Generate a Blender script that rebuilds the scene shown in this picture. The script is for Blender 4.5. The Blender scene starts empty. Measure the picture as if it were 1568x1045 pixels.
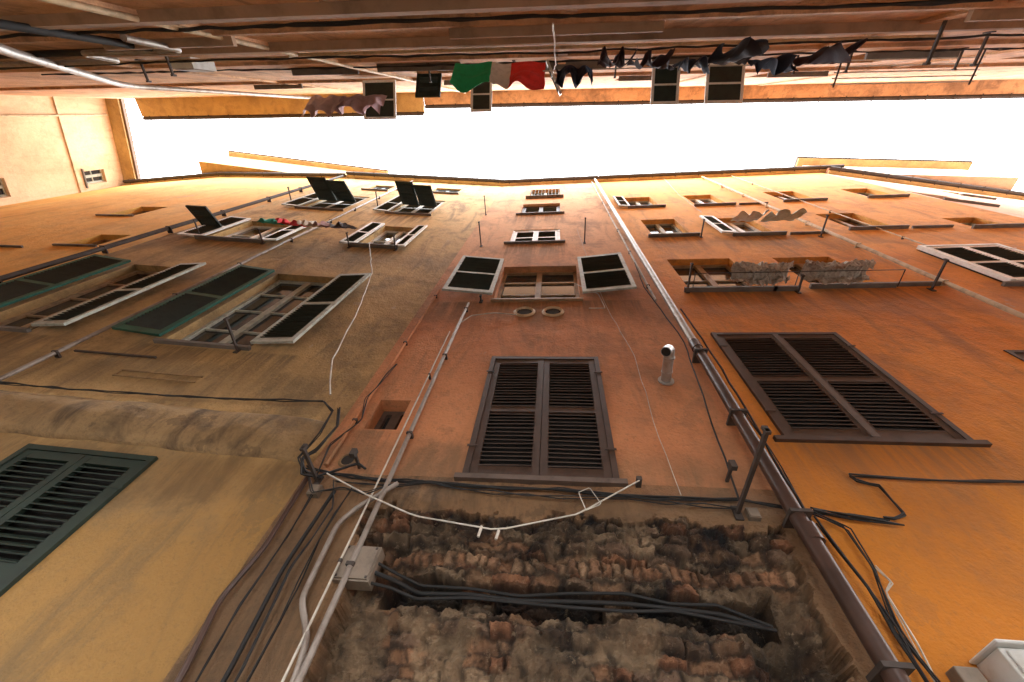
import bpy, bmesh, math, random
from mathutils import Matrix, Vector, noise
random.seed(7)
SC=bpy.context.scene
R=math.radians
# ------------------------------------------------------------------ camera
Zc=Vector((65,349.5,-600)).normalized()
Xc=Vector((1,0,65/600.0)).normalized()
Yc=Zc.cross(Xc)
cam=bpy.data.objects.new('Camera',bpy.data.cameras.new('Camera'))
SC.collection.objects.link(cam)
cam.data.lens=600/1568*36; cam.data.sensor_width=36; cam.data.clip_end=800; cam.data.clip_start=.02
m4=Matrix((Xc,Yc,Zc)).to_4x4(); m4.translation=Vector((0,0,1.5)); cam.matrix_world=m4
SC.camera=cam
# ------------------------------------------------------------------ materials
def newmat(name):
    m=bpy.data.materials.new(name); m.use_nodes=True
    return m,m.node_tree,m.node_tree.nodes['Principled BSDF']
def N(nt,t,**k):
    n=nt.nodes.new(t)
    for a,v in k.items(): setattr(n,a,v)
    return n
def mixc(nt,a,b,fac,blend='MIX'):
    n=N(nt,'ShaderNodeMix',data_type='RGBA',blend_type=blend)
    for i,v in((6,a),(7,b)):
        if isinstance(v,tuple): n.inputs[i].default_value=(*v[:3],1)
        else: nt.links.new(v,n.inputs[i])
    if isinstance(fac,(int,float)): n.inputs[0].default_value=fac
    else: nt.links.new(fac,n.inputs[0])
    return n.outputs[2]
def noi(nt,co,scale,detail=4,rough=.6,vec=None,dist=0):
    n=N(nt,'ShaderNodeTexNoise'); n.inputs['Scale'].default_value=scale; n.inputs['Detail'].default_value=detail; n.inputs['Roughness'].default_value=rough; n.inputs['Distortion'].default_value=dist
    if vec:
        mp=N(nt,'ShaderNodeMapping'); mp.inputs['Scale'].default_value=vec; nt.links.new(co,mp.inputs[0]); co=mp.outputs[0]
    nt.links.new(co,n.inputs['Vector']); return n.outputs['Fac']
def rmp(nt,v,a,b,c=0,d=1):
    n=N(nt,'ShaderNodeMapRange',interpolation_type='SMOOTHSTEP')
    nt.links.new(v,n.inputs[0])
    for i,x in enumerate((a,b,c,d)): n.inputs[i+1].default_value=x
    return n.outputs[0]
def mth(nt,op,a,b):
    n=N(nt,'ShaderNodeMath',operation=op)
    for i,v in enumerate((a,b)):
        if isinstance(v,(int,float)): n.inputs[i].default_value=v
        else: nt.links.new(v,n.inputs[i])
    return n.outputs[0]
def plaster_color(nt,co,c1,c2,dark,zones,seed,stain,bands=(),drips=()):
    mp=N(nt,'ShaderNodeMapping'); mp.inputs['Location'].default_value=(seed,seed*.7,seed*1.3); nt.links.new(co,mp.inputs[0]); cs=mp.outputs[0]
    big=noi(nt,cs,.8,6,.65)
    col=mixc(nt,c1,c2,rmp(nt,big,.36,.64))
    sep=N(nt,'ShaderNodeSeparateXYZ'); nt.links.new(co,sep.inputs[0])
    zn=noi(nt,cs,1.3,6,.68)
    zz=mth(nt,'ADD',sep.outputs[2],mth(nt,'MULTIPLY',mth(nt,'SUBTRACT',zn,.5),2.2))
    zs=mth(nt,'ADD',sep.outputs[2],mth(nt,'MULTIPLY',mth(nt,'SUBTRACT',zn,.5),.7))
    for (z0,z1,cc,f) in zones:  # plaster tints by height, also painting in light balance: deeper low, paler high
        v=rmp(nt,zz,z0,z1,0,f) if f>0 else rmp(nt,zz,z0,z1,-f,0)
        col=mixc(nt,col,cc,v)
    st=noi(nt,cs,1.0,6,.7,(2.6,2.6,.55),.6)
    col=mixc(nt,col,dark,rmp(nt,st,.48,.70,0,stain))
    col=mixc(nt,col,dark,rmp(nt,zn,.48,.68,0,stain*.85))
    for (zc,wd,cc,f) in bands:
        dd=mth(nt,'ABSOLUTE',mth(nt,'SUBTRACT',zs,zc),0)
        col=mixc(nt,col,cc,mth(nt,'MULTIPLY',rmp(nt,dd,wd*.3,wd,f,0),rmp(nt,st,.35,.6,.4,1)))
    if drips:      # rain-washed dirt running down from the sills (world x range, sill height, length)
        run=rmp(nt,noi(nt,cs,1.0,4,.7,(9,9,.5)),.36,.62,.15,1); tot=None
        for (xa,xb,zt,ln) in drips:
            dx=mth(nt,'ABSOLUTE',mth(nt,'SUBTRACT',sep.outputs[0],(xa+xb)/2),0); hw=(xb-xa)/2
            v=mth(nt,'MULTIPLY',rmp(nt,dx,hw-.05,hw+.12,1,0),mth(nt,'MULTIPLY',rmp(nt,sep.outputs[2],zt-ln,zt,0,1),rmp(nt,sep.outputs[2],zt-.02,zt+.03,1,0)))
            tot=v if tot is None else mth(nt,'MAXIMUM',tot,v)
        col=mixc(nt,col,dark,mth(nt,'MULTIPLY',mth(nt,'MULTIPLY',tot,run),.85))
    pt=noi(nt,cs,1.6,7,.7,(1,1,.8))
    col=mixc(nt,col,mixc(nt,col,dark,.5),rmp(nt,pt,.58,.602,0,.95*stain))
    col=mixc(nt,col,(.50,.38,.25),rmp(nt,pt,.31,.325,.8*stain,0))
    fine=noi(nt,cs,26,5,.78)
    col=mixc(nt,col,dark,rmp(nt,fine,.48,.78,0,.55))
    return col,cs,pt,fine
def plaster(name,c1,c2,dark,zones=(),seed=0,stain=.55,bands=(),drips=()):
    m,nt,p=newmat(name)
    co=N(nt,'ShaderNodeTexCoord').outputs['Object']
    col,cs,pt,fine=plaster_color(nt,co,c1,c2,dark,zones,seed,stain,bands,drips)
    nt.links.new(col,p.inputs['Base Color']); p.inputs['Roughness'].default_value=.92
    h=mth(nt,'ADD',mth(nt,'MULTIPLY',noi(nt,cs,45,3,.6),.3),noi(nt,cs,5,5,.62))
    b=N(nt,'ShaderNodeBump'); b.inputs['Strength'].default_value=.7; b.inputs['Distance'].default_value=.03
    nt.links.new(h,b.inputs['Height']); nt.links.new(b.outputs[0],p.inputs['Normal'])
    return m
def simple(name,c,rough=.6,metal=0,var=.35,scale=9,dark=None,bump=.2):
    m,nt,p=newmat(name)
    co=N(nt,'ShaderNodeTexCoord').outputs['Object']
    n=noi(nt,co,scale,5,.65); dk=dark or tuple(x*.45 for x in c)
    col=mixc(nt,c,dk,rmp(nt,n,.42,.72,0,min(1,var*2)))
    nt.links.new(col,p.inputs['Base Color']); p.inputs['Roughness'].default_value=rough; p.inputs['Metallic'].default_value=metal
    if bump>.25:
        b=N(nt,'ShaderNodeBump'); b.inputs['Strength'].default_value=bump; b.inputs['Distance'].default_value=.005
        nt.links.new(noi(nt,co,scale*6,3),b.inputs['Height']); nt.links.new(b.outputs[0],p.inputs['Normal'])
    return m
M={}
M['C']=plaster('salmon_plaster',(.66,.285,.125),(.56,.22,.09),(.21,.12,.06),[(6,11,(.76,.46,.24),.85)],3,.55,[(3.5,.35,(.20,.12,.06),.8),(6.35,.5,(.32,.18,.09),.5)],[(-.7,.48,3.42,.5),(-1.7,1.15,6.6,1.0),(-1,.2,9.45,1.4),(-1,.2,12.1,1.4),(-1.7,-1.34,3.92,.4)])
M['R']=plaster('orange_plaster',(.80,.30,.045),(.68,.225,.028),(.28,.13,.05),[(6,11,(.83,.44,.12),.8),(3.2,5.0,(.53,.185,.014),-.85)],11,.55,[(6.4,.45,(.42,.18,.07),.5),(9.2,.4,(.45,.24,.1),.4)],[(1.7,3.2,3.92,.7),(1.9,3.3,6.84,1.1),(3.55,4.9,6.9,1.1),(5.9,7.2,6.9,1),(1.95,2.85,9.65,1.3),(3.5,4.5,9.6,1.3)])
M['RR']=plaster('pale_pink_plaster',(.78,.56,.40),(.74,.50,.33),(.45,.3,.2),[],17,.35)
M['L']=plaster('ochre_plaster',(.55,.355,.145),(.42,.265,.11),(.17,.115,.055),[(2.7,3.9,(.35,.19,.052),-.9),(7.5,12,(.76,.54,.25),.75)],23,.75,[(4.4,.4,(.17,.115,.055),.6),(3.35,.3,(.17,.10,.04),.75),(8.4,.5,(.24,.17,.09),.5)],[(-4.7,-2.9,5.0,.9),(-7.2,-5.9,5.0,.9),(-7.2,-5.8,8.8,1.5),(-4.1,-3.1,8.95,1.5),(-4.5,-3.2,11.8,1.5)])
M['LL']=plaster('yellow_orange_plaster',(.84,.51,.14),(.78,.42,.09),(.42,.24,.08),[],31,.4)
M['END']=plaster('peach_plaster',(.78,.54,.34),(.72,.48,.29),(.4,.25,.15),[],37,.4)
M['O']=plaster('brown_orange_plaster',(.72,.44,.25),(.60,.35,.185),(.22,.135,.085),[],41,.7)
M['trim']=plaster('soffit_plaster',(.58,.40,.17),(.48,.32,.13),(.25,.16,.08),[],51,.5)
M['cornice']=plaster('cornice_plaster',(.37,.24,.11),(.27,.17,.075),(.08,.052,.03),[],57,.95)
M['beam']=simple('dark_timber',(.15,.09,.055),.8)
M['obeam']=simple('weathered_string_course',(.42,.28,.18),.9,scale=3)
M['slate']=simple('slate_sill',(.17,.145,.12),.7,scale=5)
M['brown']=simple('brown_shutter_paint',(.068,.038,.024),.55)
M['brownl']=simple('faded_brown_shutter_paint',(.13,.09,.068),.6)
M['green']=simple('green_shutter_paint',(.012,.09,.06),.5)
M['dgreen']=simple('dark_green_shutter_paint',(.020,.033,.025),.55)
M['mgreen']=simple('weathered_green_shutter_paint',(.014,.028,.017),.65)
M['ggreen']=simple('grey_green_shutter_paint',(.07,.10,.09),.6)
M['greyf']=simple('pale_shutter_edge_paint',(.47,.49,.42),.6,dark=(.2,.2,.16))
M['white']=simple('white_paint',(.80,.80,.76),.5,dark=(.5,.48,.42),var=.25)
M['black']=simple('black_rubber',(.014,.013,.012),.75,var=.2)
M['dmetal']=simple('rusty_iron',(.06,.045,.036),.7)
M['gmetal']=simple('galvanised_metal',(.48,.47,.45),.38,.7,dark=(.25,.22,.18))
M['zinc']=simple('aged_pipe_metal',(.30,.26,.22),.45,.3,dark=(.14,.09,.06))
M['cream']=simple('cream_pipe_paint',(.60,.45,.27),.6)
M['dpipe']=simple('dark_brown_pipe_paint',(.075,.043,.032),.33,.1,scale=4)
M['cord']=simple('white_cord',(.62,.57,.48),.7)
M['wood']=simple('window_wood',(.36,.24,.13),.6)
M['plast']=simple('box_plastic',(.60,.60,.56),.5,dark=(.42,.39,.33))
M['boxg']=simple('box_cover',(.24,.19,.14),.6)
M['dark']=simple('dark_interior',(.02,.017,.014),.9)
M['tile']=simple('roof_tile',(.35,.17,.10),.9,scale=6)
M['rug']=simple('grey_rug',(.58,.52,.44),1,scale=30,dark=(.22,.18,.14),bump=1.0)
gm,nt,p=newmat('window_glass'); p.inputs['Base Color'].default_value=(.03,.035,.04,1); p.inputs['Roughness'].default_value=.08
co=N(nt,'ShaderNodeTexCoord').outputs['Object']; b=N(nt,'ShaderNodeBump'); b.inputs['Strength'].default_value=.05
nt.links.new(noi(nt,co,3,2),b.inputs['Height']); nt.links.new(b.outputs[0],p.inputs['Normal']); M['glass']=gm
def cloth(name,c): 
    return simple(name,c,.9,scale=14,var=.2,bump=.4)
# ------------------------------------------------------------------ mesh tools
class MB:
    def __init__(s): s.v=[];s.f=[];s.m=[];s.mats=[]
    def mi(s,k):
        if k not in s.mats: s.mats.append(k)
        return s.mats.index(k)
    def box(s,T,x0,x1,y0,y1,z0,z1,k):
        b=len(s.v)
        for z in(z0,z1):
            for x,y in((x0,y0),(x1,y0),(x1,y1),(x0,y1)): s.v.append(T@Vector((x,y,z)))
        i=s.mi(k)
        for f in((0,3,2,1),(4,5,6,7),(0,1,5,4),(1,2,6,5),(2,3,7,6),(3,0,4,7)):
            s.f.append([b+q for q in f]); s.m.append(i)
    def quad(s,T,pts,k):
        b=len(s.v); s.v+= [T@Vector(p) for p in pts]; s.f.append(list(range(b,b+len(pts)))); s.m.append(s.mi(k))
    def obj(s,name,parent=None,smooth=False,recalc=True):
        me=bpy.data.meshes.new(name); me.from_pydata([tuple(v) for v in s.v],[],s.f)
        for k in s.mats: me.materials.append(M[k] if isinstance(k,str) else k)
        me.polygons.foreach_set('material_index',s.m)
        if smooth: me.polygons.foreach_set('use_smooth',[True]*len(s.f))
        if recalc:
            bm=bmesh.new(); bm.from_mesh(me); bmesh.ops.recalc_face_normals(bm,faces=bm.faces); bm.to_mesh(me); bm.free()
        o=bpy.data.objects.new(name,me); SC.collection.objects.link(o)
        if parent: o.parent=parent
        return o
def empty(name):
    e=bpy.data.objects.new(name,None); SC.collection.objects.link(e); return e
def tube(name,pts,r,mat,parent=None,smooth_path=False,res=5,jit=0):
    cu=bpy.data.curves.new(name,'CURVE'); cu.dimensions='3D'; cu.bevel_depth=r; cu.bevel_resolution=res; cu.use_fill_caps=True
    if smooth_path:
        sp=cu.splines.new('NURBS'); sp.order_u=3; sp.use_endpoint_u=True; cu.resolution_u=6
    else: sp=cu.splines.new('POLY')
    sp.points.add(len(pts)-1)
    for i,q in enumerate(pts):
        q=Vector(q)+Vector([random.uniform(-jit,jit) for _ in range(3)]); sp.points[i].co=(*q,1)
    o=bpy.data.objects.new(name,cu); SC.collection.objects.link(o)
    bpy.context.view_layer.update()
    me=bpy.data.meshes.new_from_object(o.evaluated_get(bpy.context.evaluated_depsgraph_get()))
    bpy.data.objects.remove(o)
    me.materials.clear(); me.materials.append(M[mat] if isinstance(mat,str) else mat)
    me.polygons.foreach_set('use_smooth',[True]*len(me.polygons))
    ob=bpy.data.objects.new(name,me); SC.collection.objects.link(ob)
    if parent: ob.parent=parent
    return ob
def rounded(pts,rad=.06,n=4):
    out=[Vector(pts[0])]
    for i in range(1,len(pts)-1):
        a,b_,c=Vector(pts[i-1]),Vector(pts[i]),Vector(pts[i+1])
        u=(a-b_);w=(c-b_); r=min(rad,u.length*.45,w.length*.45); p0=b_+u.normalized()*r; p1=b_+w.normalized()*r
        for k in range(n+1):
            t=k/n; out.append(p0*(1-t)**2+b_*2*t*(1-t)+p1*t*t)
    out.append(Vector(pts[-1])); return out
def frame(o,d,flip=False):
    d=Vector((d[0],d[1],0)).normalized(); n=Vector((d.y,-d.x,0))
    if flip: n=-n
    T=Matrix.Identity(4)
    for i in range(3): T[i][0]=d[i]; T[i][1]=n[i]; T[i][2]=(0,0,1)[i]
    T[0][3],T[1][3]=o; return T
WC=frame((0,2.3),(1,0))
WL=frame((-2,2.3),(1,.088))
WLL=frame((-8.02,1.77),(1,.051))
WLL2=frame((-13.3,1.50),(1,-.03))
WRR=frame((9.2,2.3),(8.8,1.5))
WO=frame((0,-.68),(1,.04),True)
WE=frame((-17.25,0),(-.33,1),False)
def wall(T,s0,s1,z0,z1,holes,mat,name,parent,depth=.2,back=3.0):
    mb=MB()
    S=sorted(set([s0,s1]+[h[0] for h in holes]+[h[1] for h in holes])); Zs=sorted(set([z0,z1]+[h[2] for h in holes]+[h[3] for h in holes]))
    for i in range(len(S)-1):
        for j in range(len(Zs)-1):
            cx=(S[i]+S[i+1])/2; cz=(Zs[j]+Zs[j+1])/2
            if any(h[0]<cx<h[1] and h[2]<cz<h[3] for h in holes): continue
            mb.quad(T,[(S[i],0,Zs[j]),(S[i+1],0,Zs[j]),(S[i+1],0,Zs[j+1]),(S[i],0,Zs[j+1])],mat)
    for (a,b,c,d) in holes:
        D=-depth
        mb.quad(T,[(a,0,c),(b,0,c),(b,D,c),(a,D,c)],mat); mb.quad(T,[(a,0,d),(b,0,d),(b,D,d),(a,D,d)],mat)
        mb.quad(T,[(a,0,c),(a,0,d),(a,D,d),(a,D,c)],mat); mb.quad(T,[(b,0,c),(b,0,d),(b,D,d),(b,D,c)],mat)
        E=-.9
        mb.quad(T,[(a-.3,E,c-.3),(b+.3,E,c-.3),(b+.3,E,d+.3),(a-.3,E,d+.3)],'dark')
        for q in ([(a,D,c),(b,D,c),(b+.3,E,c-.3),(a-.3,E,c-.3)],[(a,D,d),(b,D,d),(b+.3,E,d+.3),(a-.3,E,d+.3)],[(a,D,c),(a,D,d),(a-.3,E,d+.3),(a-.3,E,c-.3)],[(b,D,c),(b,D,d),(b+.3,E,d+.3),(b+.3,E,c-.3)]):
            mb.quad(T,q,'dark')
    mb.quad(T,[(s0,0,z0),(s0,-back,z0),(s0,-back,z1),(s0,0,z1)],mat); mb.quad(T,[(s1,0,z0),(s1,-back,z0),(s1,-back,z1),(s1,0,z1)],mat)
    mb.quad(T,[(s0,-back,z0),(s1,-back,z0),(s1,-back,z1),(s0,-back,z1)],mat); mb.quad(T,[(s0,0,z1),(s1,0,z1),(s1,-back,z1),(s0,-back,z1)],mat)
    return mb.obj(name,parent,recalc=False)
def leaf(mb,T,w,h,fk,sk,mid=.48,st=.06,gap=.05,th=.035,back=None):
    t=th/2
    mb.box(T,0,st,-t,t,0,h,fk); mb.box(T,w-st,w,-t,t,0,h,fk)
    rails=[(0,.09),(h*mid-.035,h*mid+.035),(h-.07,h)]
    for a,b in rails: mb.box(T,st,w-st,-t+.002,t-.002,a,b,fk)
    for (a,b) in ((rails[0][1],rails[1][0]),(rails[1][1],rails[2][0])):
        n=max(1,int((b-a)/gap)); g=(b-a)/n
        for i in range(n):
            z=a+(i+.5)*g
            TT=T@Matrix.Translation((0,0,z))@Matrix.Rotation(R(-38)+random.uniform(-.09,.09),4,'X')@Matrix.Rotation(random.uniform(-.009,.009),4,'Y')
            mb.box(TT,st-.005,w-st+.005,-.026,.026,-.004,.004,sk)
def glazed(mb,T,w,h,fk):
    """a glazed casement sash: frame, one glazing bar, glass"""
    t=.016; st=.045
    mb.box(T,0,st,-t,t,0,h,fk); mb.box(T,w-st,w,-t,t,0,h,fk)
    mb.box(T,st,w-st,-t+.002,t-.002,0,st,fk); mb.box(T,st,w-st,-t+.002,t-.002,h-st,h,fk); mb.box(T,st,w-st,-t+.004,t-.004,h*.5-.014,h*.5+.014,fk)
    mb.box(T,st,w-st,-.004,.004,st,h*.5-.014,'dgreen'); mb.box(T,st,w-st,-.004,.004,h*.5+.014,h-st,'dgreen')
def hinged(T,s,n,z,ang): return T@Matrix.Translation((s,n,z))@Matrix.Rotation(R(ang),4,'Z')
def closed(mb,T,s0,s1,z0,z1,fk,sk,n=-.03,fr=.045,frk=None,gap=.044):
    frk=frk or fk
    mb.box(T,s0,s0+fr,n-.03,n+.03,z0,z1,frk); mb.box(T,s1-fr,s1,n-.03,n+.03,z0,z1,frk); mb.box(T,s0+fr,s1-fr,n-.03,n+.028,z1-fr,z1,frk)
    c=(s0+s1)/2; w=c-s0-fr-.004
    leaf(mb,hinged(T,s0+fr+.002,n,z0+.01,.8),w,z1-z0-fr-.015,fk,sk,gap=gap)
    leaf(mb,T@Matrix.Translation((c+.002,n+.004,z0+.01)),w,z1-z0-fr-.015,fk,sk,gap=gap)
    mb.quad(T,[(s0+.01,n-.06,z0+.01),(s1-.01,n-.06,z0+.01),(s1-.01,n-.06,z1-.01),(s0+.01,n-.06,z1-.01)],'dark')
    for q in(.18,.82):
        z=z0+(z1-z0)*q
        mb.box(T,s0-.015,s0+.07,n+.03,n+.036,z-.009,z+.009,frk); mb.box(T,s1-.07,s1+.015,n+.03,n+.036,z-.009,z+.009,frk)
def casement(mb,T,s0,s1,z0,z1,n=-.14,fk='wood',cur=True,bars=1):
    f=.05
    mb.box(T,s0,s0+f,n-.03,n+.03,z0,z1,fk); mb.box(T,s1-f,s1,n-.03,n+.03,z0,z1,fk)
    mb.box(T,s0+f,s1-f,n-.03,n+.03,z1-f,z1,fk); mb.box(T,s0+f,s1-f,n-.03,n+.03,z0,z0+f,fk)
    c=(s0+s1)/2; mb.box(T,c-.045,c+.045,n-.025,n+.034,z0+f,z1-f,fk)
    for k in range(bars):
        z=z0+(z1-z0)*(k+1)/(bars+1); mb.box(T,s0+f,c-.045,n-.02,n+.015,z-.015,z+.015,fk); mb.box(T,c+.045,s1-f,n-.02,n+.015,z-.015,z+.015,fk)
    mb.quad(T,[(s0+f,n-.01,z0+f),(s1-f,n-.01,z0+f),(s1-f,n-.01,z1-f),(s0+f,n-.01,z1-f)],'glass')
def sill(mb,T,s0,s1,z0,o=.1,k='slate',e=.1): mb.box(T,s0-e,s1+e,-.1,o,z0-.04,z0+.002,k)
def flap(mb,T,s0,s1,z,h,ang,fk,sk,n=.03,mid=.5,glz=False):
    """lower flap of a genoese shutter (or a top-hung sash), hinged along its top edge and pushed outwards"""
    TT=T@Matrix.Translation((s0,n,z))@Matrix.Rotation(R(ang),4,'X')@Matrix.Translation((0,0,-h))
    if glz: glazed(mb,TT,s1-s0,h,fk)
    else: leaf(mb,TT,s1-s0,h,fk,sk,mid=mid,gap=.042)
def stay(mb,T,s,z,L,k='dmetal',r=.011,up=0):
    mb.box(T,s-r,s+r,-.05,L,z-r,z+r,k); mb.box(T,s-r*2.2,s+r*2.2,0,.012,z-.05,z+.05,k)
    mb.box(T,s-r*1.4,s+r*1.4,L-.02,L,z-.02,z+.035,k)
def P(T,pts,n=0): return [T@Vector((p[0],p[2] if len(p)>2 else n,p[1])) for p in pts]
ZT=17.15
def eave(mb,T,s0,s1,z,o,gut='dmetal',soff='trim'):
    mb.box(T,s0,s1,-.3,o,z,z+.06,soff)
    mb.box(T,s0,s1,-3.2,o+.06,z+.063,z+.16,'tile')
    seg=6; r=.06
    for i in range(seg):
        a0=math.pi+math.pi*i/seg; a1=math.pi+math.pi*(i+1)/seg
        c=(o+.07,z+.05)
        mb.quad(T,[(s0,c[0]+r*math.cos(a0),c[1]+r*math.sin(a0)),(s1,c[0]+r*math.cos(a0),c[1]+r*math.sin(a0)),(s1,c[0]+r*math.cos(a1),c[1]+r*math.sin(a1)),(s0,c[0]+r*math.cos(a1),c[1]+r*math.sin(a1))],gut)
    x=s0+.3
    while x<s1:
        mb.box(T,x,x+.03,o-.02,o+.14,z-.015,z-.003,gut); x+=.8
# ================================================================== CENTRE BUILDING
B=empty('salmon_apartment_building')
H=[(-.68,.46,3.46,5.09),(-.88,.37,6.63,8.07),(-.94,.12,9.5,10.58),(-.92,.16,12.15,13.55),(-.80,.18,14.4,16.05),(-1.66,-1.36,3.94,4.34)]
wall(WC,-1.9,1.5,3.45,ZT,H,'C','wall',B)
mb=MB()
closed(mb,WC,-.68,.46,3.46,5.09,'brown','brown',n=0.0)
sill(mb,WC,-.68,.46,3.46,.045,k='brownl',e=.05)
casement(mb,WC,-.88,.37,6.63,8.07,fk='wood',bars=2); sill(mb,WC,-.88,.37,6.63,.04,e=.03,k='wood')
for hs,a in((-.90,174),(.40,5)):
    leaf(mb,hinged(WC,hs,.07,6.72,a),.74,1.55,'greyf','dgreen',gap=.05)
closed(mb,WC,-.94,.12,9.5,10.58,'white','dgreen',n=-.04); sill(mb,WC,-.94,.12,9.5,.05)
closed(mb,WC,-.92,.16,12.15,13.55,'brown','dgreen',n=-.1); sill(mb,WC,-.92,.16,12.15,.06)
casement(mb,WC,-.80,.18,14.4,16.05,fk='greyf'); sill(mb,WC,-.80,.18,14.4)
for i in range(9): mb.box(WC,-.78+i*.115,-.765+i*.115,-.03,-.015,14.4,16.05,'dmetal')
casement(mb,WC,-1.66,-1.36,3.94,4.34,n=-.17,fk='brownl',bars=0)
for x,z,L in((-1.5,9.36,.5),(.6,9.4,.5),(-1.85,12.3,.5),(1.17,3.25,.72),(-1.76,3.36,.36),(-1.05,6.6,.1)): stay(mb,WC,x,z,L)
mb.obj('windows_and_shutters',B)
mb=MB(); eave(mb,WC,-2.0,1.6,ZT,.1); mb.obj('roof_eave',B)
mb=MB()
def disc(cx,cz,rings):
    n=24
    for i in range(n):
        a0=2*math.pi*i/n;a1=2*math.pi*(i+1)/n
        for r0,r1,n0,n1,k in rings:
            mb.quad(WC,[(cx+r0*math.cos(a0),n0,cz+r0*math.sin(a0)),(cx+r0*math.cos(a1),n0,cz+r0*math.sin(a1)),(cx+r1*math.cos(a1),n1,cz+r1*math.sin(a1)),(cx+r1*math.cos(a0),n1,cz+r1*math.sin(a0))],k)
for cx in(-.40,-.02):
    disc(cx,6.24,((.15,.12,.006,.03,'cream'),(.12,.10,.03,-.004,'cream'),(.10,0,.004,.004,'dark')))
    for i in range(5): mb.box(WC,cx-.08,cx+.08,.006,.012,6.17+i*.03,6.178+i*.03,'dmetal')
disc(-1.63,3.58,((.075,.06,.003,.01,'cornice'),(.06,.05,.01,.006,'cornice'),(.05,0,.006,.006,'dark')))
mb.obj('round_vents',B)
# ---- lower wall: plaster broken away over old brick and rubble masonry (one displaced sheet)
x0,x1,z0,z1,ds=-1.9,1.5,1.3,3.45,.0080
nx=int((x1-x0)/ds);nz=int((z1-z0)/ds)
vs=[];cols=[]
def fb(x,z,s,o=3,off=0): return noise.fractal(Vector((x*s+off,z*s-off,off*.37)),1.0,2.0,o)
def sstep(a,b,x):
    t=max(0,min(1,(x-a)/(b-a))); return t*t*(3-2*t)
def hsh(a,b_):
    return (math.sin(a*127.1+b_*311.7)*43758.5453)%1
for j in range(nz+1):
    z=z0+(z1-z0)*j/nz
    for i in range(nx+1):
        x=x0+(x1-x0)*i/nx
        top=3.17+.08*fb(x,0,2.2,5,5)+.05*fb(x,z,8,4,9)
        lft=-1.28+.12*(3.1-z)*.6+.08*fb(z,x,4,5,2); rgt=1.40+.05*fb(z,x,4,4,7)-.05*(3.1-z)
        d=min(top-z,x-lft,rgt-x)+.025*fb(x,z,22,3,3)
        mk=max(0,min(1,d/.010))
        h=.008*fb(x,z,5,3,1)-.006*sstep(0.08,0,abs(d))*(1+fb(x,z,30,2,3))
        c=(0,0,0)
        if mk>0:
            n1=fb(x,z,6,4,4); n2=fb(x,z,7,4,8)
            wx=x+.045*n1; wz=z+.028*n2
            sol=2.85<wz<2.94
            if sol: cw,chh=.068,.09; row=777; fz=min(wz-2.85,2.94-wz); ox=0
            else:
                zz=wz/.066; row=math.floor(zz); chh=.066; fz=min(zz-row,1-(zz-row))*chh
                cw=.09+.13*hsh(row,3.3); ox=hsh(row,9.1)*cw
            xx=(wx+ox)/cw; ci=math.floor(xx)
            fx0=xx-ci+.22*(hsh(ci,row)-.5); fx=min(fx0,1-fx0)*cw
            ed=min(fx,fz)+.008*fb(x,z,40,2,23); e=sstep(.001,.018,ed)
            rr=hsh(ci*1.7+.3,row*2.3+.7)
            rub=fb(x,z,2.6,5,31)
            sm=sstep(.0,.30,rub+.18*fb(x,z,14,4,5))*(.2 if sol else .9)
            led=.040*sstep(2.95,2.975,wz)+.02*sstep(3.06,3.08,wz)-.02*sstep(2.84,2.81,wz)-.05*sstep(2.56,2.50,wz+.06*fb(x,0,3,4,44))-.035*sstep(2.38,2.33,wz+.06*fb(x,0,2,4,47))
            rel=(.055*(rr-.45)*e-.022*(1-e))*(1-.8*sm)
            st=-.100+rel+led+.030*fb(x,z,15,5,6)+.045*fb(x,z,5,4,12)+.009*fb(x,z,50,2,15)
            sb=.03*fb(x,0,4,4,77)+.01*fb(x,z,15,2,3)
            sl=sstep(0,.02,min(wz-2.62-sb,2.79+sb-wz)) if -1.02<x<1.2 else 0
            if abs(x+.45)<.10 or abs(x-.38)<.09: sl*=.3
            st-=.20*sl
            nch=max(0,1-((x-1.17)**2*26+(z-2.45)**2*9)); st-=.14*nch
            nch2=max(0,1-((x+1.0)**2*120+(z-2.96)**2*260)); st-=.12*nch2
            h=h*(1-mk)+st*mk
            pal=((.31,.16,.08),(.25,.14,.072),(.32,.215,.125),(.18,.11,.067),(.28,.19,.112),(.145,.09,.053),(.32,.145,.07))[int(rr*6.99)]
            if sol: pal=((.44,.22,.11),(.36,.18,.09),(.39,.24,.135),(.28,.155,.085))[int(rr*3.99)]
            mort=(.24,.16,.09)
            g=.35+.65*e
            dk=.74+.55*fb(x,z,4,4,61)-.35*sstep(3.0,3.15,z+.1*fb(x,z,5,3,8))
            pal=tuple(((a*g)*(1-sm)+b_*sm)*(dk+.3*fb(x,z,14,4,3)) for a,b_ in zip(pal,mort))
            c=tuple(max(.008,v)*(1-.8*sl)*(1-.5*max(nch,nch2)) for v in pal)  # slot and notches also darkened in the colour, painting in their shade
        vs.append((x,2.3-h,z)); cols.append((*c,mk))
fs=[(j*(nx+1)+i,j*(nx+1)+i+1,(j+1)*(nx+1)+i+1,(j+1)*(nx+1)+i) for j in range(nz) for i in range(nx)]
me=bpy.data.meshes.new('masonry'); me.from_pydata(vs,[],fs)
at=me.color_attributes.new('stone','FLOAT_COLOR','POINT'); at.data.foreach_set('color',[v for c in cols for v in c])
m,nt,p=newmat('broken_plaster_over_rubble')
co=N(nt,'ShaderNodeTexCoord').outputs['Object']
pc,cs,pt,fine=plaster_color(nt,co,(.30,.17,.08),(.22,.13,.065),(.08,.055,.032),[(3.3,3.7,(.50,.22,.09),.7)],3,.85)
an=N(nt,'ShaderNodeAttribute',attribute_name='stone')
sc_=mixc(nt,an.outputs['Color'],(.030,.020,.013),rmp(nt,noi(nt,co,6,6,.72),.50,.70,0,.75))
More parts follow.
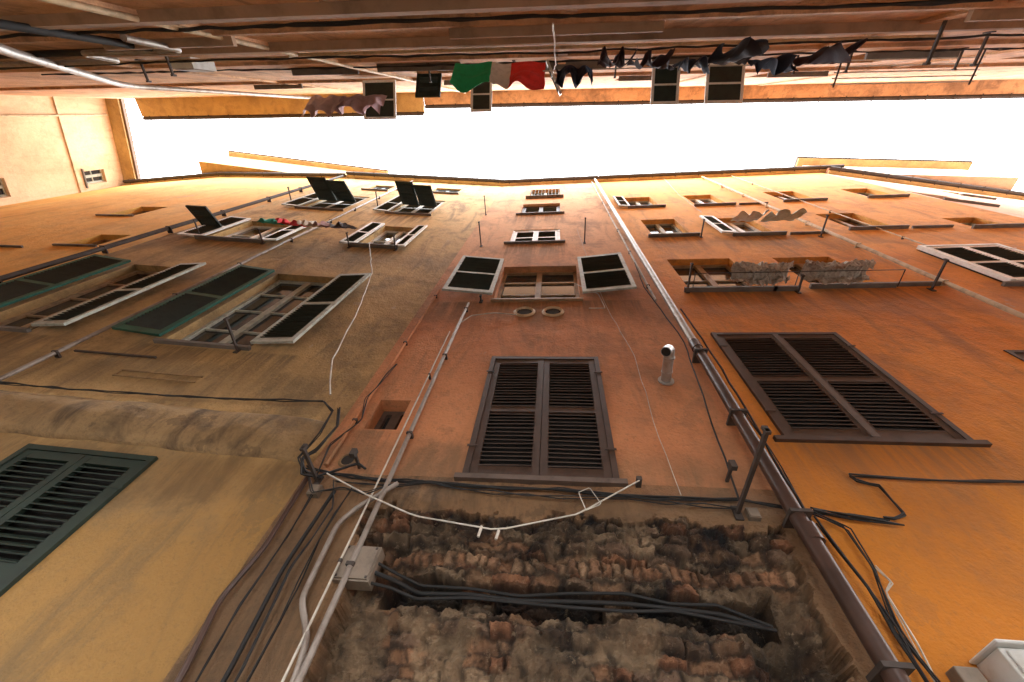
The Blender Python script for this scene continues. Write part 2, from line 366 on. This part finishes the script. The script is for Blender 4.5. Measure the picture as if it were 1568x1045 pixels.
sc_=mixc(nt,sc_,(.42,.30,.18),rmp(nt,noi(nt,co,18,6,.78),.56,.68,0,.5))
nt.links.new(mixc(nt,pc,sc_,an.outputs['Alpha']),p.inputs['Base Color']); p.inputs['Roughness'].default_value=.95
b=N(nt,'ShaderNodeBump'); b.inputs['Strength'].default_value=1.0; b.inputs['Distance'].default_value=.02
nt.links.new(noi(nt,co,38,5,.78),b.inputs['Height']); nt.links.new(b.outputs[0],p.inputs['Normal'])
me.materials.append(m); o=bpy.data.objects.new('exposed_masonry',me); SC.collection.objects.link(o); o.parent=B
mb=MB(); mb.quad(WC,[(-1.9,0,0),(1.5,0,0),(1.5,0,1.3),(-1.9,0,1.3)],'C'); mb.obj('wall_base',B)
# ================================================================== RIGHT BUILDING
B=empty('orange_apartment_building')
H=[(1.78,3.10,3.95,5.62),(1.93,2.95,6.88,8.28),(3.62,4.5,6.95,8.25),(5.98,7.15,6.94,8.5),(2.02,2.78,9.7,11.18),(3.62,4.36,9.62,11.1),(5.85,6.65,9.82,11.2),(7.9,8.5,9.7,10.5),
   (2.05,2.78,12.5,13.95),(3.72,4.5,12.45,13.95),(5.95,6.75,12.6,14.0),(8.0,8.7,12.7,14.0),(4.46,5.7,3.95,5.28)]
wall(WC,1.504,9.2,0,ZT,H,'R','wall',B)
mb=MB()
closed(mb,WC,1.78,3.10,3.95,5.62,'brown','brown',n=0.0,frk='brown'); mb.box(WC,2.412,2.468,.0,.035,3.96,5.57,'brownl')
sill(mb,WC,1.78,3.10,3.95,.035,k='brown',e=.08)
closed(mb,WC,4.46,5.7,3.95,5.28,'brown','brown',n=-.02); sill(mb,WC,4.46,5.7,3.95)
for (a,b_,c,d) in H[1:3]: casement(mb,WC,a,b_,c,d,fk='wood'); sill(mb,WC,a,b_,c,.07)
casement(mb,WC,5.98,7.15,6.94,8.5,fk='white'); sill(mb,WC,5.98,7.15,6.94,.06)
closed(mb,WC,5.98,7.15,6.96,8.5,'white','dgreen',n=.05,fr=.06)
mb.box(WC,3.0,3.35,0,.07,6.84,6.875,'slate'); mb.box(WC,4.6,5.2,0,.06,6.95,6.985,'slate')
for i,(a,b_,c,d) in enumerate(H[4:12]):
    casement(mb,WC,a,b_,c,d,fk=['greyf','white','wood','greyf'][i%4]); sill(mb,WC,a,b_,c,.07,e=.12)
    if i in(1,5,2): mb.box(WC,b_+.2,b_+.9,0,.05,c-.03,c,'slate')
for x,z,L in((1.87,6.86,.42),(4.96,6.82,.42),(5.0,9.4,.4),(3.3,6.8,.25),(2.9,9.6,.35)): stay(mb,WC,x,z,L)
for s0_,s1_,z_ in((1.95,3.3,6.9),(3.3,4.6,6.9)):
    tube('drying_rail',P(WC,[(s0_,z_,.02),(s0_,z_,.26),(s1_,z_,.26),(s1_,z_,.02)]),.007,'dmetal',B)
leaf(mb,hinged(WC,3.6,.05,9.66,176),.3,1.4,'white','ggreen')
leaf(mb,hinged(WC,2.0,.05,12.5,176),.3,1.35,'greyf','dgreen')
mb.obj('windows_and_shutters',B)
mb=MB(); eave(mb,WC,1.604,9.9,ZT,.1); mb.obj('roof_eave',B)
# ================================================================== FAR RIGHT BUILDING
B=empty('pale_pink_apartment_building')
H=[(.2,1.3,12.3,13.6),(3,3.8,12.2,13.4),(5.2,6,12.2,13.4),(.4,1.1,9.3,10.5),(3,3.8,15,16.1)]
wall(WRR,.004,12,0,ZT-.25,H,'RR','wall',B)
mb=MB()
for h in H: casement(mb,WRR,*h,fk='greyf'); sill(mb,WRR,h[0],h[1],h[2],.06)
eave(mb,WRR,.1,12,ZT-.25,.12)
mb.obj('windows_and_eave',B)
mb=MB()
TT=frame((9.5,2.1),(6,.42)); mb.box(TT,.2,6.0,-3,-.2,17.1,19.3,'RR'); mb.box(TT,0,6.3,-3.2,.05,19.303,19.36,'trim'); mb.box(TT,-.02,6.32,-3.2,.1,19.363,19.5,'dmetal'); mb.obj('attic_storey',B)
# ================================================================== LEFT BUILDING
B=empty('ochre_apartment_building')
H=[(-5.15,-4.28,5.06,7.3),(-2.6,-1.52,5.06,7.32),(-5.2,-3.95,8.85,10.4),(-2.03,-1.23,9.0,10.65),(-4.9,-3.75,11.9,13.9),(-2.4,-1.35,11.9,13.9),(-4.4,-3.7,15.0,16.0),(-2.2,-1.3,15.1,16.1),(-2.22,-1.12,1.75,3.44),(-6.0,-5.0,1.75,3.44)]
wall(WL,-6.04,.105,0,ZT,H,'L','wall',B)
mb=MB()
for h,c in((H[0],'wood'),(H[1],'greyf')): casement(mb,WL,*h,fk=c,bars=3); sill(mb,WL,h[0],h[1],h[2],.05,e=.04)
leaf(mb,hinged(WL,-5.17,.06,5.1,174),.62,2.2,'green','dgreen'); leaf(mb,hinged(WL,-4.26,.06,5.1,6),.46,2.2,'greyf','dgreen')
leaf(mb,hinged(WL,-2.62,.06,5.1,175),.58,2.2,'green','dgreen'); leaf(mb,hinged(WL,-1.50,.06,5.1,6),.53,2.2,'greyf','dgreen')
for h in H[2:4]:
    casement(mb,WL,*h,fk='white'); sill(mb,WL,h[0],h[1],h[2],.08)
    w=(h[1]-h[0])/2
    leaf(mb,hinged(WL,h[0],.05,h[2],178),w*.8,h[3]-h[2],'white','dgreen'); leaf(mb,hinged(WL,h[1],.05,h[2],4),w*.6,h[3]-h[2],'white','dgreen')
flap(mb,WL,-5.75,-5.3,9.6,.55,62,'dgreen','dgreen',n=.05)
for h in H[4:6]:
    closed(mb,WL,*h,'greyf','dgreen',n=-.05); sill(mb,WL,h[0],h[1],h[2],.06)
    w=(h[1]-h[0])/2
    for k in(0,1): flap(mb,WL,h[0]+k*w+.02,h[0]+(k+1)*w-.02,12.95,.8,58-k*7,'dgreen','dgreen',n=.04)
    leaf(mb,hinged(WL,h[0]-.02,.05,h[2],176),w*.8,h[3]-h[2],'greyf','dgreen'); 
for h in H[6:8]: closed(mb,WL,*h,'dgreen','dgreen',n=-.08); sill(mb,WL,h[0],h[1],h[2],.06)
for h in H[8:10]: closed(mb,WL,*h,'mgreen','mgreen',n=0); sill(mb,WL,h[0],h[1],h[2],.05)
for x,z,L in((-1.6,5.0,.42),(-2.9,12.4,.45),(-5.4,12.4,.45),(-5.35,9.0,.35),(-3.85,8.8,.3),(-2.1,8.9,.3),(-1.15,8.9,.3)): stay(mb,WL,x,z,L)
mb.box(WL,-3.25,-2.3,.03,.05,4.69,4.71,'dmetal')
mb.box(WL,-2.5,-1.6,0,.012,4.385,4.40,'cornice'); mb.box(WL,-2.5,-1.6,0,.012,4.475,4.49,'cornice'); mb.box(WL,-2.5,-2.485,0,.01,4.40,4.475,'cornice')
mb.obj('windows_and_shutters',B)
mb=MB(); ns=110; npf=15
for i in range(ns+1):
    s=-6.0+5.97*i/ns; tp=min(1,max(0,(-.03-s)/.35))**.5
    for k in range(npf):
        a=math.pi*k/(npf-1); wob=1+.35*fb(s,k*.1,1.6,5,2)
        nn=.11*math.sin(a)**1.2*wob*tp if 0<k<npf-1 else -.01
        mb.v.append(WL@Vector((s,nn+(.004*fb(s,k*.3,9,3,4) if 0<k<npf-1 else 0),3.78+.24*math.cos(a)+.02*fb(s,0,2,3,2))))
mi=mb.mi('cornice')
for i in range(ns):
    for k in range(npf-1):
        a=i*npf+k; mb.f.append([a,a+1,a+npf+1,a+npf]); mb.m.append(mi)
mb.obj('string_course',B,smooth=True)
mb=MB(); eave(mb,WL,-6.04,.1,ZT+.02,.12); mb.obj('roof_eave',B)
# ================================================================== FAR LEFT BUILDING
B=empty('yellow_orange_apartment_building')
H=[(-1.45,-.75,8.1,8.9),(-.95,-.4,8.85,9.5),(-3.2,-2.4,10.5,11.6)]
wall(WLL,-5.3,.0,0,ZT-.02,[H[0],H[2]],'LL','wall',B); wall(WLL2,-4.3,0,0,ZT-.02,[(-2.6,-1.9,9.5,10.8)],'LL','wall_return',B)
mb=MB()
for h in(H[0],H[2]): casement(mb,WLL,*h,fk='wood'); sill(mb,WLL,h[0],h[1],h[2],.04)
mb.box(WLL,-2.6,-2,0,.04,7.9,7.93,'slate')
casement(mb,WLL2,-2.6,-1.9,9.5,10.8)
eave(mb,WLL,-5.3,-.0,ZT-.02,.06); eave(mb,WLL2,-4.3,0,ZT-.03,.06); mb.obj('windows_and_eave',B)
mb=MB(); TT=frame((-14.2,.75),(7,1.1)); mb.box(TT,.2,6.9,-3.4,-.12,17.25,19.2,'trim'); mb.box(TT,0,7.1,-3.6,.05,19.203,19.26,'trim'); mb.box(TT,-.02,7.12,-3.6,.1,19.263,19.36,'beam'); mb.obj('attic_storey',B)
# ================================================================== END BUILDING
B=empty('peach_apartment_building')
H=[(1.0,1.5,15.8,16.6),(.9,1.5,12.4,13.4),(-.9,-.2,12.4,13.4)]
wall(WE,-4,6,0,17.3,H,'END','wall',B)
mb=MB()
for h in H: casement(mb,WE,*h,fk='greyf'); sill(mb,WE,h[0],h[1],h[2],.06)
mb.box(WE,-4,6,0,.50,17.303,17.36,'trim'); mb.box(WE,-4,6,-2,.58,17.363,17.5,'beam'); mb.box(WE,-4,6,0,.05,15.5,15.54,'cream')
mb.obj('windows_and_eave',B)
tube('wall_pipe',P(WE,[(-.9,17.2),(-.9,10)],.05),.03,'cream',B)
# ================================================================== OPPOSITE BUILDING (behind the camera)
B=empty('brown_apartment_building')
H=[(1.5,2.4,8.6,10.3),(-2.6,-1.5,8.6,10.3),(-.2,.7,9.0,10.6),(4.5,5.5,8.8,10.4),(-4.1,-3.2,8.8,10.3),(1.5,2.5,12,13.5),(-2.4,-1.4,12,13.5),(4.6,5.6,12,13.5),(-7,-6,12,13.5),(-1.6,-.5,4.0,5.5),(1.8,2.9,4.0,5.5),(7.5,8.5,8.8,10.4)]
wall(WO,-16,20,3.6,17.3,H,'O','wall',B,back=4)
mb=MB()
for h in H: casement(mb,WO,*h,fk='wood'); sill(mb,WO,h[0],h[1],h[2],.1)
for z,o_,t,k in((6.35,.08,.10,'obeam'),(5.55,.05,.07,'O'),(4.85,.07,.12,'obeam'),(11.2,.05,.08,'O'),(7.9,.04,.05,'O')): mb.box(WO,-16,20,0,o_,z,z+t,k)
for a,b_ in((-4.2,-2.9),(-.9,.9),(3.2,4.6)): mb.box(WO,a,b_,.0,.11,5.68,5.73,'obeam')
for s in(-3.1,.05,3.3,6.4,-6.1): mb.box(WO,s,s+.12,0,.03,3.7,16.9,'O')
for s,w_ in((1.62,.45),(2.49,.6)):
    flap(mb,WO,s,s+w_,9.6,.62,66,'white','ggreen',n=.02,glz=True)
    mb.box(WO,s+w_/2-.012,s+w_/2+.012,.02,.04,9.6,10.2,'white')
flap(mb,WO,-2.45,-2.0,9.8,.45,52,'dgreen','dgreen',n=.05); flap(mb,WO,-1.62,-1.2,10.6,.65,66,'white','dgreen',n=.05,glz=True)
leaf(mb,hinged(WO,-.1,.05,8.1,62),.45,.75,'greyf','ggreen'); flap(mb,WO,-3.95,-3.25,10.9,.75,68,'white','ggreen',n=.05,glz=True)
for s in(3.4,4.1,.9,-.6,5.5,-1.9,6.8): stay(mb,WO,s,8.6,.25)
stay(mb,WO,3.4,6.2,.35);stay(mb,WO,4.6,7.2,.3); stay(mb,WO,-4.4,6.6,.25); stay(mb,WO,-5.4,7.3,.25)
mb.box(WO,-4.9,-4.6,0,.12,7.2,7.6,'plast'); mb.box(WO,-4.88,-4.62,.12,.13,7.22,7.58,'boxg')
mb.obj('windows_and_shutters',B)
for q in range(5): tube('drying_rack_wire',P(WO,[(4.0,8.7,.10+.07*q),(5.9,8.7,.10+.07*q)]),.008,'white',B)
tube('drying_rack_arm',P(WO,[(4.05,8.69,.0),(4.05,8.69,.42)]),.012,'dmetal',B); tube('drying_rack_arm',P(WO,[(5.85,8.69,.0),(5.85,8.69,.42)]),.012,'dmetal',B)
mb=MB(); eave(mb,WO,-4.55,20,17.3,.37,soff='O'); eave(mb,WO,-15.5,-4.57,17.2,.58)
mb.obj('roof_eave',B)
mb=MB()
for i in range(10):
    s=-15.5+i*3.8; mb.box(WO,s,s+.9,-.5,-.003,0,3.597,'O'); mb.box(WO,s,s+.9,-4,-3.5,0,3.597,'O')
mb.box(WO,-16,20,-3.99,-.01,3.61,3.7,'trim'); mb.obj('added_light_gap_piers',B)  # invented open ground floor, out of view, added to let light into the alley
tube('wall_pipe',rounded(P(WO,[(-4.2,4.6),(-5.0,5.5),(-7.7,9.1),(-8.2,10.0),(-8.2,17.0)],.12),.3),.045,'zinc',B)
tube('wall_pipe',P(WO,[(-9,7.1),(-3.2,7.1),(-3.1,6.9),(4,7.0)],.05),.018,'cream',B)
tube('wall_pipe',P(WO,[(-6.0,6.0),(-3.9,6.0),(-3.9,4.6)],.08),.03,'black',B)
tube('wall_pipe',rounded(P(WO,[(-9.0,6.5),(-4.9,6.5),(-4.7,5.9),(-3.6,5.9),(-3.5,5.2)],.1),.1),.028,'zinc',B)
tube('wall_pipe',P(WO,[(-3.0,4.2),(-3.0,17)],.05),.02,'cream',B)
# ================================================================== PIPES
def vpipe(name,T,s,za,zb,r,mat,n,step=1.4,ck='dmetal'):
    e=empty(name); pts=[]; z=za
    while z<zb: pts.append((s+random.uniform(-.4,.4)*r,z,n)); z+=1.6
    pts.append((s,zb,n))
    tube('pipe',P(T,pts,n),r,mat,e,res=6)
    mb=MB(); z=za+.5
    while z<zb:
        mb.box(T,s-r*1.3,s+r*1.3,0,n+r*1.15,z,z+.022,ck); z+=step*random.uniform(.85,1.15)
    mb.obj('brackets',e); return e
e=vpipe('drainpipe',WC,1.47,0,5.2,.048,'dpipe',.11,.85)
tube('upper_pipe',P(WC,[(1.47,5.2),(1.47,17.2)],.11),.042,'zinc',e); tube('joint',P(WC,[(1.47,5.12),(1.47,5.25)],.11),.055,'dpipe',e)
tube('joint',P(WC,[(1.47,3.0),(1.47,3.10)],.11),.056,'dpipe',e)
vpipe('service_pipe',WC,1.36,6.5,17.2,.016,'cord',.04,1.7)
vpipe('drainpipe',WL,-6.1,1,17,.04,'dmetal',.1,1.6)
vpipe('drainpipe',WL,-3.36,4.1,17,.022,'zinc',.06,1.5)
vpipe('service_pipe',WC,-1.2,.2,6.45,.018,'zinc',.05,1.1)
vpipe('service_pipe',WC,-1.27,.2,5.6,.007,'cord',.06,2.0)
vpipe('service_pipe',WC,-1.76,3.5,7,.016,'C',.03,1.2)
vpipe('drainpipe',WC,5.2,0,17,.028,'cream',.05,1.6,'cream')
vpipe('service_pipe',WC,6.2,8.6,17,.012,'cream',.04,2)
tube('conduit_pipe',rounded(P(WC,[(-1.12,3.34),(-1.33,3.13),(-1.41,3.0),(-1.39,2.54),(-1.25,2.36),(-1.22,2.2),(-1.22,.3)],.05),.05),.017,'zinc')
tube('black_conduit',rounded(P(WC,[(-1.83,3.40),(-1.80,2.8),(-1.86,2.5),(-1.78,2.15),(-1.75,.3)],.05),.08),.017,'dpipe')
tube('black_conduit',rounded(P(WC,[(-1.56,3.25),(-1.6,2.7),(-1.56,2.18),(-1.6,.3)],.05),.08),.013,'black')
for k,(zz,nn) in enumerate(((2.755,-.12),(2.715,-.13),(2.67,-.10))):
    tube('conduit_pipe',P(WC,[(-1.1,zz+.05-k*.02,.0),(-.95,zz+.01,-.05),(-.8,zz-.015,nn),(-.5,zz+.012*(k-1),nn),(-.2,zz-.035+k*.02,nn),(.1,zz-.01,nn+.02),(.4,zz+.02-k*.01,nn),(.65,zz-.02+.02*k,nn),(.9,zz-.01,nn),(1.15,zz-.10+k*.03,nn)]),.009+.003*(k==1),'black',smooth_path=True)
# ================================================================== CABLES
e=empty('utility_cables')
def cab(T,pts,n,r=.007,mat='black',k=1,sp=.02):
    for q in range(k):
        pp=[]
        for i in range(len(pts)-1):
            a=pts[i];b_=pts[i+1]; L=math.hypot(b_[0]-a[0],b_[1]-a[1]); m_=max(1,int(L/.18))
            for t in range(m_):
                u=t/m_; pp.append((a[0]+(b_[0]-a[0])*u+random.uniform(-.3,.3)*sp,a[1]+(b_[1]-a[1])*u-.012*math.sin(u*math.pi)+random.uniform(-.6,.6)*sp,n+random.uniform(0,sp)))
        pp.append((pts[-1][0],pts[-1][1],n))
        tube('cable',P(T,pp),r*random.uniform(.7,1.2),mat,e,smooth_path=True,res=3)
cab(WC,[(-1.91,3.47),(-1.5,3.40),(-1.09,3.38),(.05,3.36),(.87,3.32),(1.21,3.34),(1.39,3.30),(1.6,3.27),(2.05,3.24)],.02,r=.0055,k=5,sp=.022)
cab(WC,[(-1.6,3.34),(-.9,3.35),(-.2,3.30),(.5,3.31),(1.2,3.27)],.02,r=.004,k=2,sp=.03)
cab(WC,[(2.02,3.24),(2.07,3.24),(2.16,3.28),(2.16,3.5),(2.04,3.53),(2.02,3.58),(2.2,3.57),(3.08,3.57),(6,3.6)],.02,r=.006,k=4,sp=.018)
cab(WC,[(1.62,3.28),(1.85,3.22),(2.1,3.2)],.03,r=.006,k=4,sp=.035)
cab(WC,[(1.6,3.24),(1.75,3.16),(1.74,2.9),(1.66,2.6),(1.68,2.2),(1.75,1.8)],.02,r=.005,k=4,sp=.04)
cab(WC,[(1.6,3.2),(1.64,2.6),(1.6,1.5)],.03,r=.006,k=4,sp=.035)
cab(WC,[(1.58,4.2),(1.6,3.6),(1.58,3.25)],.03,r=.005,k=2,sp=.02)
cab(WC,[(1.75,2.9),(1.78,2.82),(1.72,2.78),(1.66,2.3)],.03,r=.0035,mat='cord',k=2,sp=.03)
cab(WL,[(-6,4.08),(-3.3,4.06),(-1.6,4.1),(-.15,4.2),(0,4.08),(.03,3.8),(0,3.53),(.1,3.42),(.24,3.37)],.06,r=.006,k=4,sp=.022)
cab(WC,[(-1.95,4.1),(-1.85,3.9),(-1.88,3.6),(-1.95,3.5),(-1.86,3.38),(-1.72,3.36)],.05,r=.006,k=5,sp=.04)
cab(WC,[(-1.7,4.9),(-1.78,4.3),(-1.7,4.0),(-1.82,3.7),(-1.78,3.38)],.03,r=.005,k=2,sp=.03)
cab(WC,[(-1.76,3.36),(-1.62,3.42),(-1.5,3.5),(-1.42,3.46)],.05,r=.008,k=2,sp=.02)
cab(WC,[(-1.8,3.36),(-1.7,3.2),(-1.5,3.28),(-1.3,3.22),(-1.15,3.34)],.05,r=.004,k=3,sp=.035)
cab(WC,[(-1.72,3.3),(-1.7,2.9),(-1.73,2.5),(-1.68,1.9)],.03,r=.006,k=2,sp=.02)
cab(WC,[(-1.45,3.3),(-1.48,2.9),(-1.44,2.4),(-1.47,1.9)],.03,r=.004,k=2,sp=.03)
cab(WC,[(-1.62,3.36),(-1.5,3.1),(-1.55,2.7),(-1.5,2.2),(-1.52,1.7)],.04,r=.005,k=2,sp=.03)
cab(WL,[(-1.62,8.8),(-.95,7.3),(-.6,6.0),(-.35,4.8),(-.1,4.25)],.12,r=.007,mat='cord')
cab(WC,[(.5,10.4),(.6,8),(.68,6.4),(.84,5.1),(.82,3.9),(.85,3.36)],.02,r=.004,mat='cord')
cab(WC,[(-.5,6.1),(-.8,6.14),(-1.1,6.1),(-1.2,5.9)],.03,r=.006,mat='cord')
cab(WC,[(.3,7.1),(.62,6.7),(.66,6.2),(.45,6.25)],.05,r=.006,mat='cord')
cab(WC,[(3.5,11.5),(3.6,14),(3.9,17)],.04,r=.007,mat='cord'); cab(WC,[(1.2,3.3),(1.42,5.4),(1.3,7),(1.38,9)],.03,r=.006,mat='black')
cab(WC,[(1.55,3.0),(1.62,5),(1.6,6.2)],.05,r=.008,mat='black')
cab(WO,[(-9,6.9),(-4,6.6),(0,6.8),(5,6.5),(10,6.8)],.1,r=.008,k=2); cab(WO,[(-8,8.2),(-2,8.4),(3,8.2),(9,8.5)],.04,r=.01,k=2)
cab(WO,[(-7,5.2),(-2,5.2),(3,5.3)],.05,r=.009,k=2)
cab(WO,[(0,4.6),(.02,7),(-.05,9),(.05,10)],.2,r=.006,mat='cord')
e=empty('clothesline')
def line(pts,r=.005,mat='cord',name='rope'): tube(name,pts,r,mat,e,smooth_path=True,res=3)
line(P(WC,[(-1.66,3.36,.1),(-1.3,3.2,.1),(-.9,3.05,.1),(-.35,2.98,.1),(.15,3.12,.1),(.58,3.42,.08)]),.005)
line(P(WC,[(-.45,3.0,.1),(-.46,2.93,.1)]),.009);line(P(WC,[(-.34,2.98,.1),(-.35,2.92,.1)]),.009)
line(P(WC,[(.2,3.15,.1),(.16,3.3,.08),(.24,3.36,.06),(.3,3.2,.1),(.2,3.15,.1)]),.003)
line(P(WO,[(-.1,6.2,.32),(1.2,6.13,.32),(2.6,6.2,.32)]),.005)
mb=MB(); mb.box(WC,.565,.60,-.02,.09,3.42,3.45,'dmetal'); mb.obj('hook',e)
e=empty('junction_box'); mb=MB(); mb.box(WC,-1.76,-1.68,0,.05,3.22,3.30,'boxg'); mb.box(WC,-1.755,-1.685,.05,.056,3.225,3.295,'boxg'); mb.obj('case',e)
e=empty('junction_box'); mb=MB(); mb.box(WC,1.22,1.29,0,.04,3.20,3.27,'boxg'); mb.box(WC,1.225,1.285,.04,.046,3.205,3.265,'boxg'); mb.obj('case',e)
# ================================================================== BOXES / VENT
e=empty('electrical_box'); mb=MB(); mb.box(WC,-1.28,-1.06,-.06,.035,2.66,2.87,'boxg'); mb.box(WC,-1.27,-1.07,.035,.048,2.67,2.86,'boxg')
for a in(-1.26,-1.08):
    for c in(2.68,2.85): mb.box(WC,a-.006,a+.006,.048,.053,c-.006,c+.006,'dmetal')
o=mb.obj('case',e)
e=empty('gas_meter_box'); mb=MB(); mb.box(WC,1.92,2.36,0,.18,1.95,2.50,'plast'); mb.box(WC,1.935,2.345,.18,.195,1.965,2.485,'plast'); mb.box(WC,1.90,2.38,0,.22,2.50,2.515,'plast')
mb.box(WC,1.76,1.86,0,.08,2.2,2.46,'boxg'); o=mb.obj('case',e); bv=o.modifiers.new('b','BEVEL'); bv.width=.01; bv.segments=2
e=empty('flue_vent_pipe')
tube('elbow',rounded(P(WC,[(1.07,4.70,-.05),(1.06,4.72,.36),(1.0,4.62,.38)]),.08,6),.047,'gmetal',e,res=8)
for n_ in(.10,.26): tube('ring',P(WC,[(1.067,4.707,n_),(1.066,4.708,n_+.012)]),.053,'gmetal',e)
tube('flange',P(WC,[(1.07,4.70,0),(1.07,4.70,.012)]),.075,'gmetal',e); tube('flue_mouth',P(WC,[(1.0,4.62,.38),(.998,4.617,.3805)]),.041,'dark',e)
e=empty('iron_wall_bracket'); mb=MB()
for s in(-1.5,1.2): 
    mb.box(WC,s-.010,s+.010,0,.18,3.5,3.517,'dmetal'); mb.box(WC,s-.02,s+.02,.15,.19,3.47,3.53,'dmetal')
mb.obj('arms',e)
# ================================================================== LAUNDRY
def garment(name,T,s0,s1,ztop,h,n,col,seed,uneven=.3,fold=.03,out=0.0,cols=None,freq=14):
    mats=[cloth(name+'_cloth',c) for c in (cols or [col])]; mb=MB(); nx_,nz_=48,22
    for j in range(nz_+1):
        v=j/nz_
        for i in range(nx_+1):
            u=i/nx_; hh=h*(1-uneven*(.5+.5*noise.noise(Vector((u*6,seed,0)))*1.6)); pin=.02*abs(math.sin(u*math.pi*3))
            ss=s0+(s1-s0)*u+.03*noise.noise(Vector((u*5,v*3,seed+9)))*v
            nn=n+out*v+fold*(.3+v)*math.sin(u*freq+seed+2*noise.noise(Vector((u*3,v*2,seed))))+.03*noise.noise(Vector((u*4,v*4,seed+3)))
            mb.v.append(T@Vector((ss,nn,ztop-pin-hh*v)))
    mi=[mb.mi(m_) for m_ in mats]
    for j in range(nz_):
        for i in range(nx_):
            a=j*(nx_+1)+i; mb.f.append([a,a+1,a+nx_+2,a+nx_+1]); mb.m.append(mi[0] if len(mi)==1 else (0 if i<20 else 1 if i<30 else 2))
    return mb.obj(name,None,smooth=True)
k=0
for s,w_,h_,o_ in((.03,.35,.4,.12),(.42,.3,.55,-.05),(.70,.34,.75,.0),(1.12,.28,.5,.05),(1.38,.36,.85,-.04),(1.80,.25,.6,.06),(2.08,.42,.75,.0)):
    garment('hanging_laundry',WO,s,s+w_,6.17,h_,.30,random.choice([(.02,.02,.03),(.03,.03,.05),(.05,.03,.04),(.02,.03,.06)]),k*3.1,.6,.05,out=o_); k+=1
garment('tricolour_flag',WO,-1.22,-.10,7.35,.42,.14,None,5.0,.12,.035,out=.26,cols=[(.02,.42,.16),(.78,.76,.72),(.78,.04,.03)],freq=16)
garment('hanging_laundry',WO,-4.6,-3.9,9.9,.8,.34,(.62,.47,.48),21,.5,.06,out=.3); garment('hanging_laundry',WO,-3.95,-3.1,9.9,.7,.34,(.56,.40,.44),25,.5,.06,out=.25)
for i,(a,w_,c) in enumerate(((-3.75,.35,(.05,.35,.25)),(-3.4,.4,(.7,.05,.06)),(-2.95,.3,(.6,.5,.4)),(-2.65,.3,(.35,.2,.18)),(-2.35,.35,(.1,.08,.08)))):
    garment('hanging_laundry',WL,a,a+w_,9.2,.6,.30,c,30+i*2,.4,out=.2)
garment('hanging_laundry',WC,3.45,3.95,9.75,.45,.25,(.78,.78,.75),51,.3,out=.25); garment('hanging_laundry',WC,3.98,4.6,9.7,.4,.25,(.62,.64,.56),53,.3,out=.25)
def rug(name,T,s0,s1,z,n,r,seed):
    """shaggy grey mat folded over the drying rail: two sagging irregular leaves"""
    mb=MB(); a_,b_=70,34
    for i in range(a_+1):
        u=i/a_; sag=-.05*math.sin(u*math.pi)+.02*noise.noise(Vector((u*5,seed,0)))
        for j in range(b_+1):
            v=j/b_; t=(v-.5)*2
            hl=(.19+.10*noise.noise(Vector((u*5,seed,1 if t>0 else 5))))*(1-.6*abs(2*u-1)**4)
            zz=-abs(t)**1.3*hl; nn=(.085 if t>0 else -.07)*min(1,abs(t)*4)
            w_=.07*noise.noise(Vector((u*8,t*2.5,seed)))+.035*noise.noise(Vector((u*26,t*7,seed)))
            mb.v.append(T@Vector((s0+(s1-s0)*u+.05*noise.noise(Vector((u*4,t*3,seed+7))),n+nn*1.4+w_,z+sag+zz+.03*noise.noise(Vector((u*18,t*5,seed+2))))))
    mi=mb.mi('rug')
    for i in range(a_):
        for j in range(b_):
            a=i*(b_+1)+j; mb.f.append([a,a+1,a+b_+2,a+b_+1]); mb.m.append(mi)
    mb.obj(name,None,smooth=True)
rug('hanging_rug',WC,2.45,3.2,6.97,.26,.07,1); rug('hanging_rug',WC,3.36,4.2,6.97,.26,.08,5)
# ================================================================== GROUND
m,nt,p=newmat('stone_paving'); co=N(nt,'ShaderNodeTexCoord').outputs['Object']
br=N(nt,'ShaderNodeTexBrick'); br.inputs['Scale'].default_value=1.6; br.inputs['Color1'].default_value=(.23,.22,.20,1); br.inputs['Color2'].default_value=(.18,.17,.16,1); br.inputs['Mortar'].default_value=(.1,.095,.09,1); br.inputs['Mortar Size'].default_value=.012
nt.links.new(co,br.inputs[0]); nt.links.new(mixc(nt,br.outputs[0],(.13,.12,.11),rmp(nt,noi(nt,co,2,4),.4,.7,0,.5)),p.inputs['Base Color']); p.inputs['Roughness'].default_value=.7
M['pave']=m
mb=MB(); mb.quad(Matrix.Identity(4),[(-300,-300,0),(300,-300,0),(300,300,0),(-300,300,0)],'pave'); mb.obj('ground')
# ================================================================== SKY + LIGHT (bright overcast)
w=bpy.data.worlds.new('World'); SC.world=w; w.use_nodes=True; nt=w.node_tree; bg=nt.nodes['Background']
sky=N(nt,'ShaderNodeTexSky',sky_type='NISHITA'); sky.sun_disc=False; sky.sun_elevation=R(62); sky.sun_rotation=R(40); sky.dust_density=4
mx=mixc(nt,sky.outputs[0],(88,92,97),.95)
nt.links.new(mx,bg.inputs[0]); bg.inputs[1].default_value=.15
ld=bpy.data.lights.new('sun','SUN'); ld.energy=1.5; ld.angle=R(25); ld.color=(1,.96,.9)
lo=bpy.data.objects.new('sun',ld); SC.collection.objects.link(lo)
dv=Vector((math.sin(R(40))*math.cos(R(62)),math.cos(R(40))*math.cos(R(62)),math.sin(R(62))))
lo.rotation_euler=dv.to_track_quat('Z','Y').to_euler()
SC.view_settings.view_transform='Standard'; SC.view_settings.look='None'; SC.view_settings.exposure=0
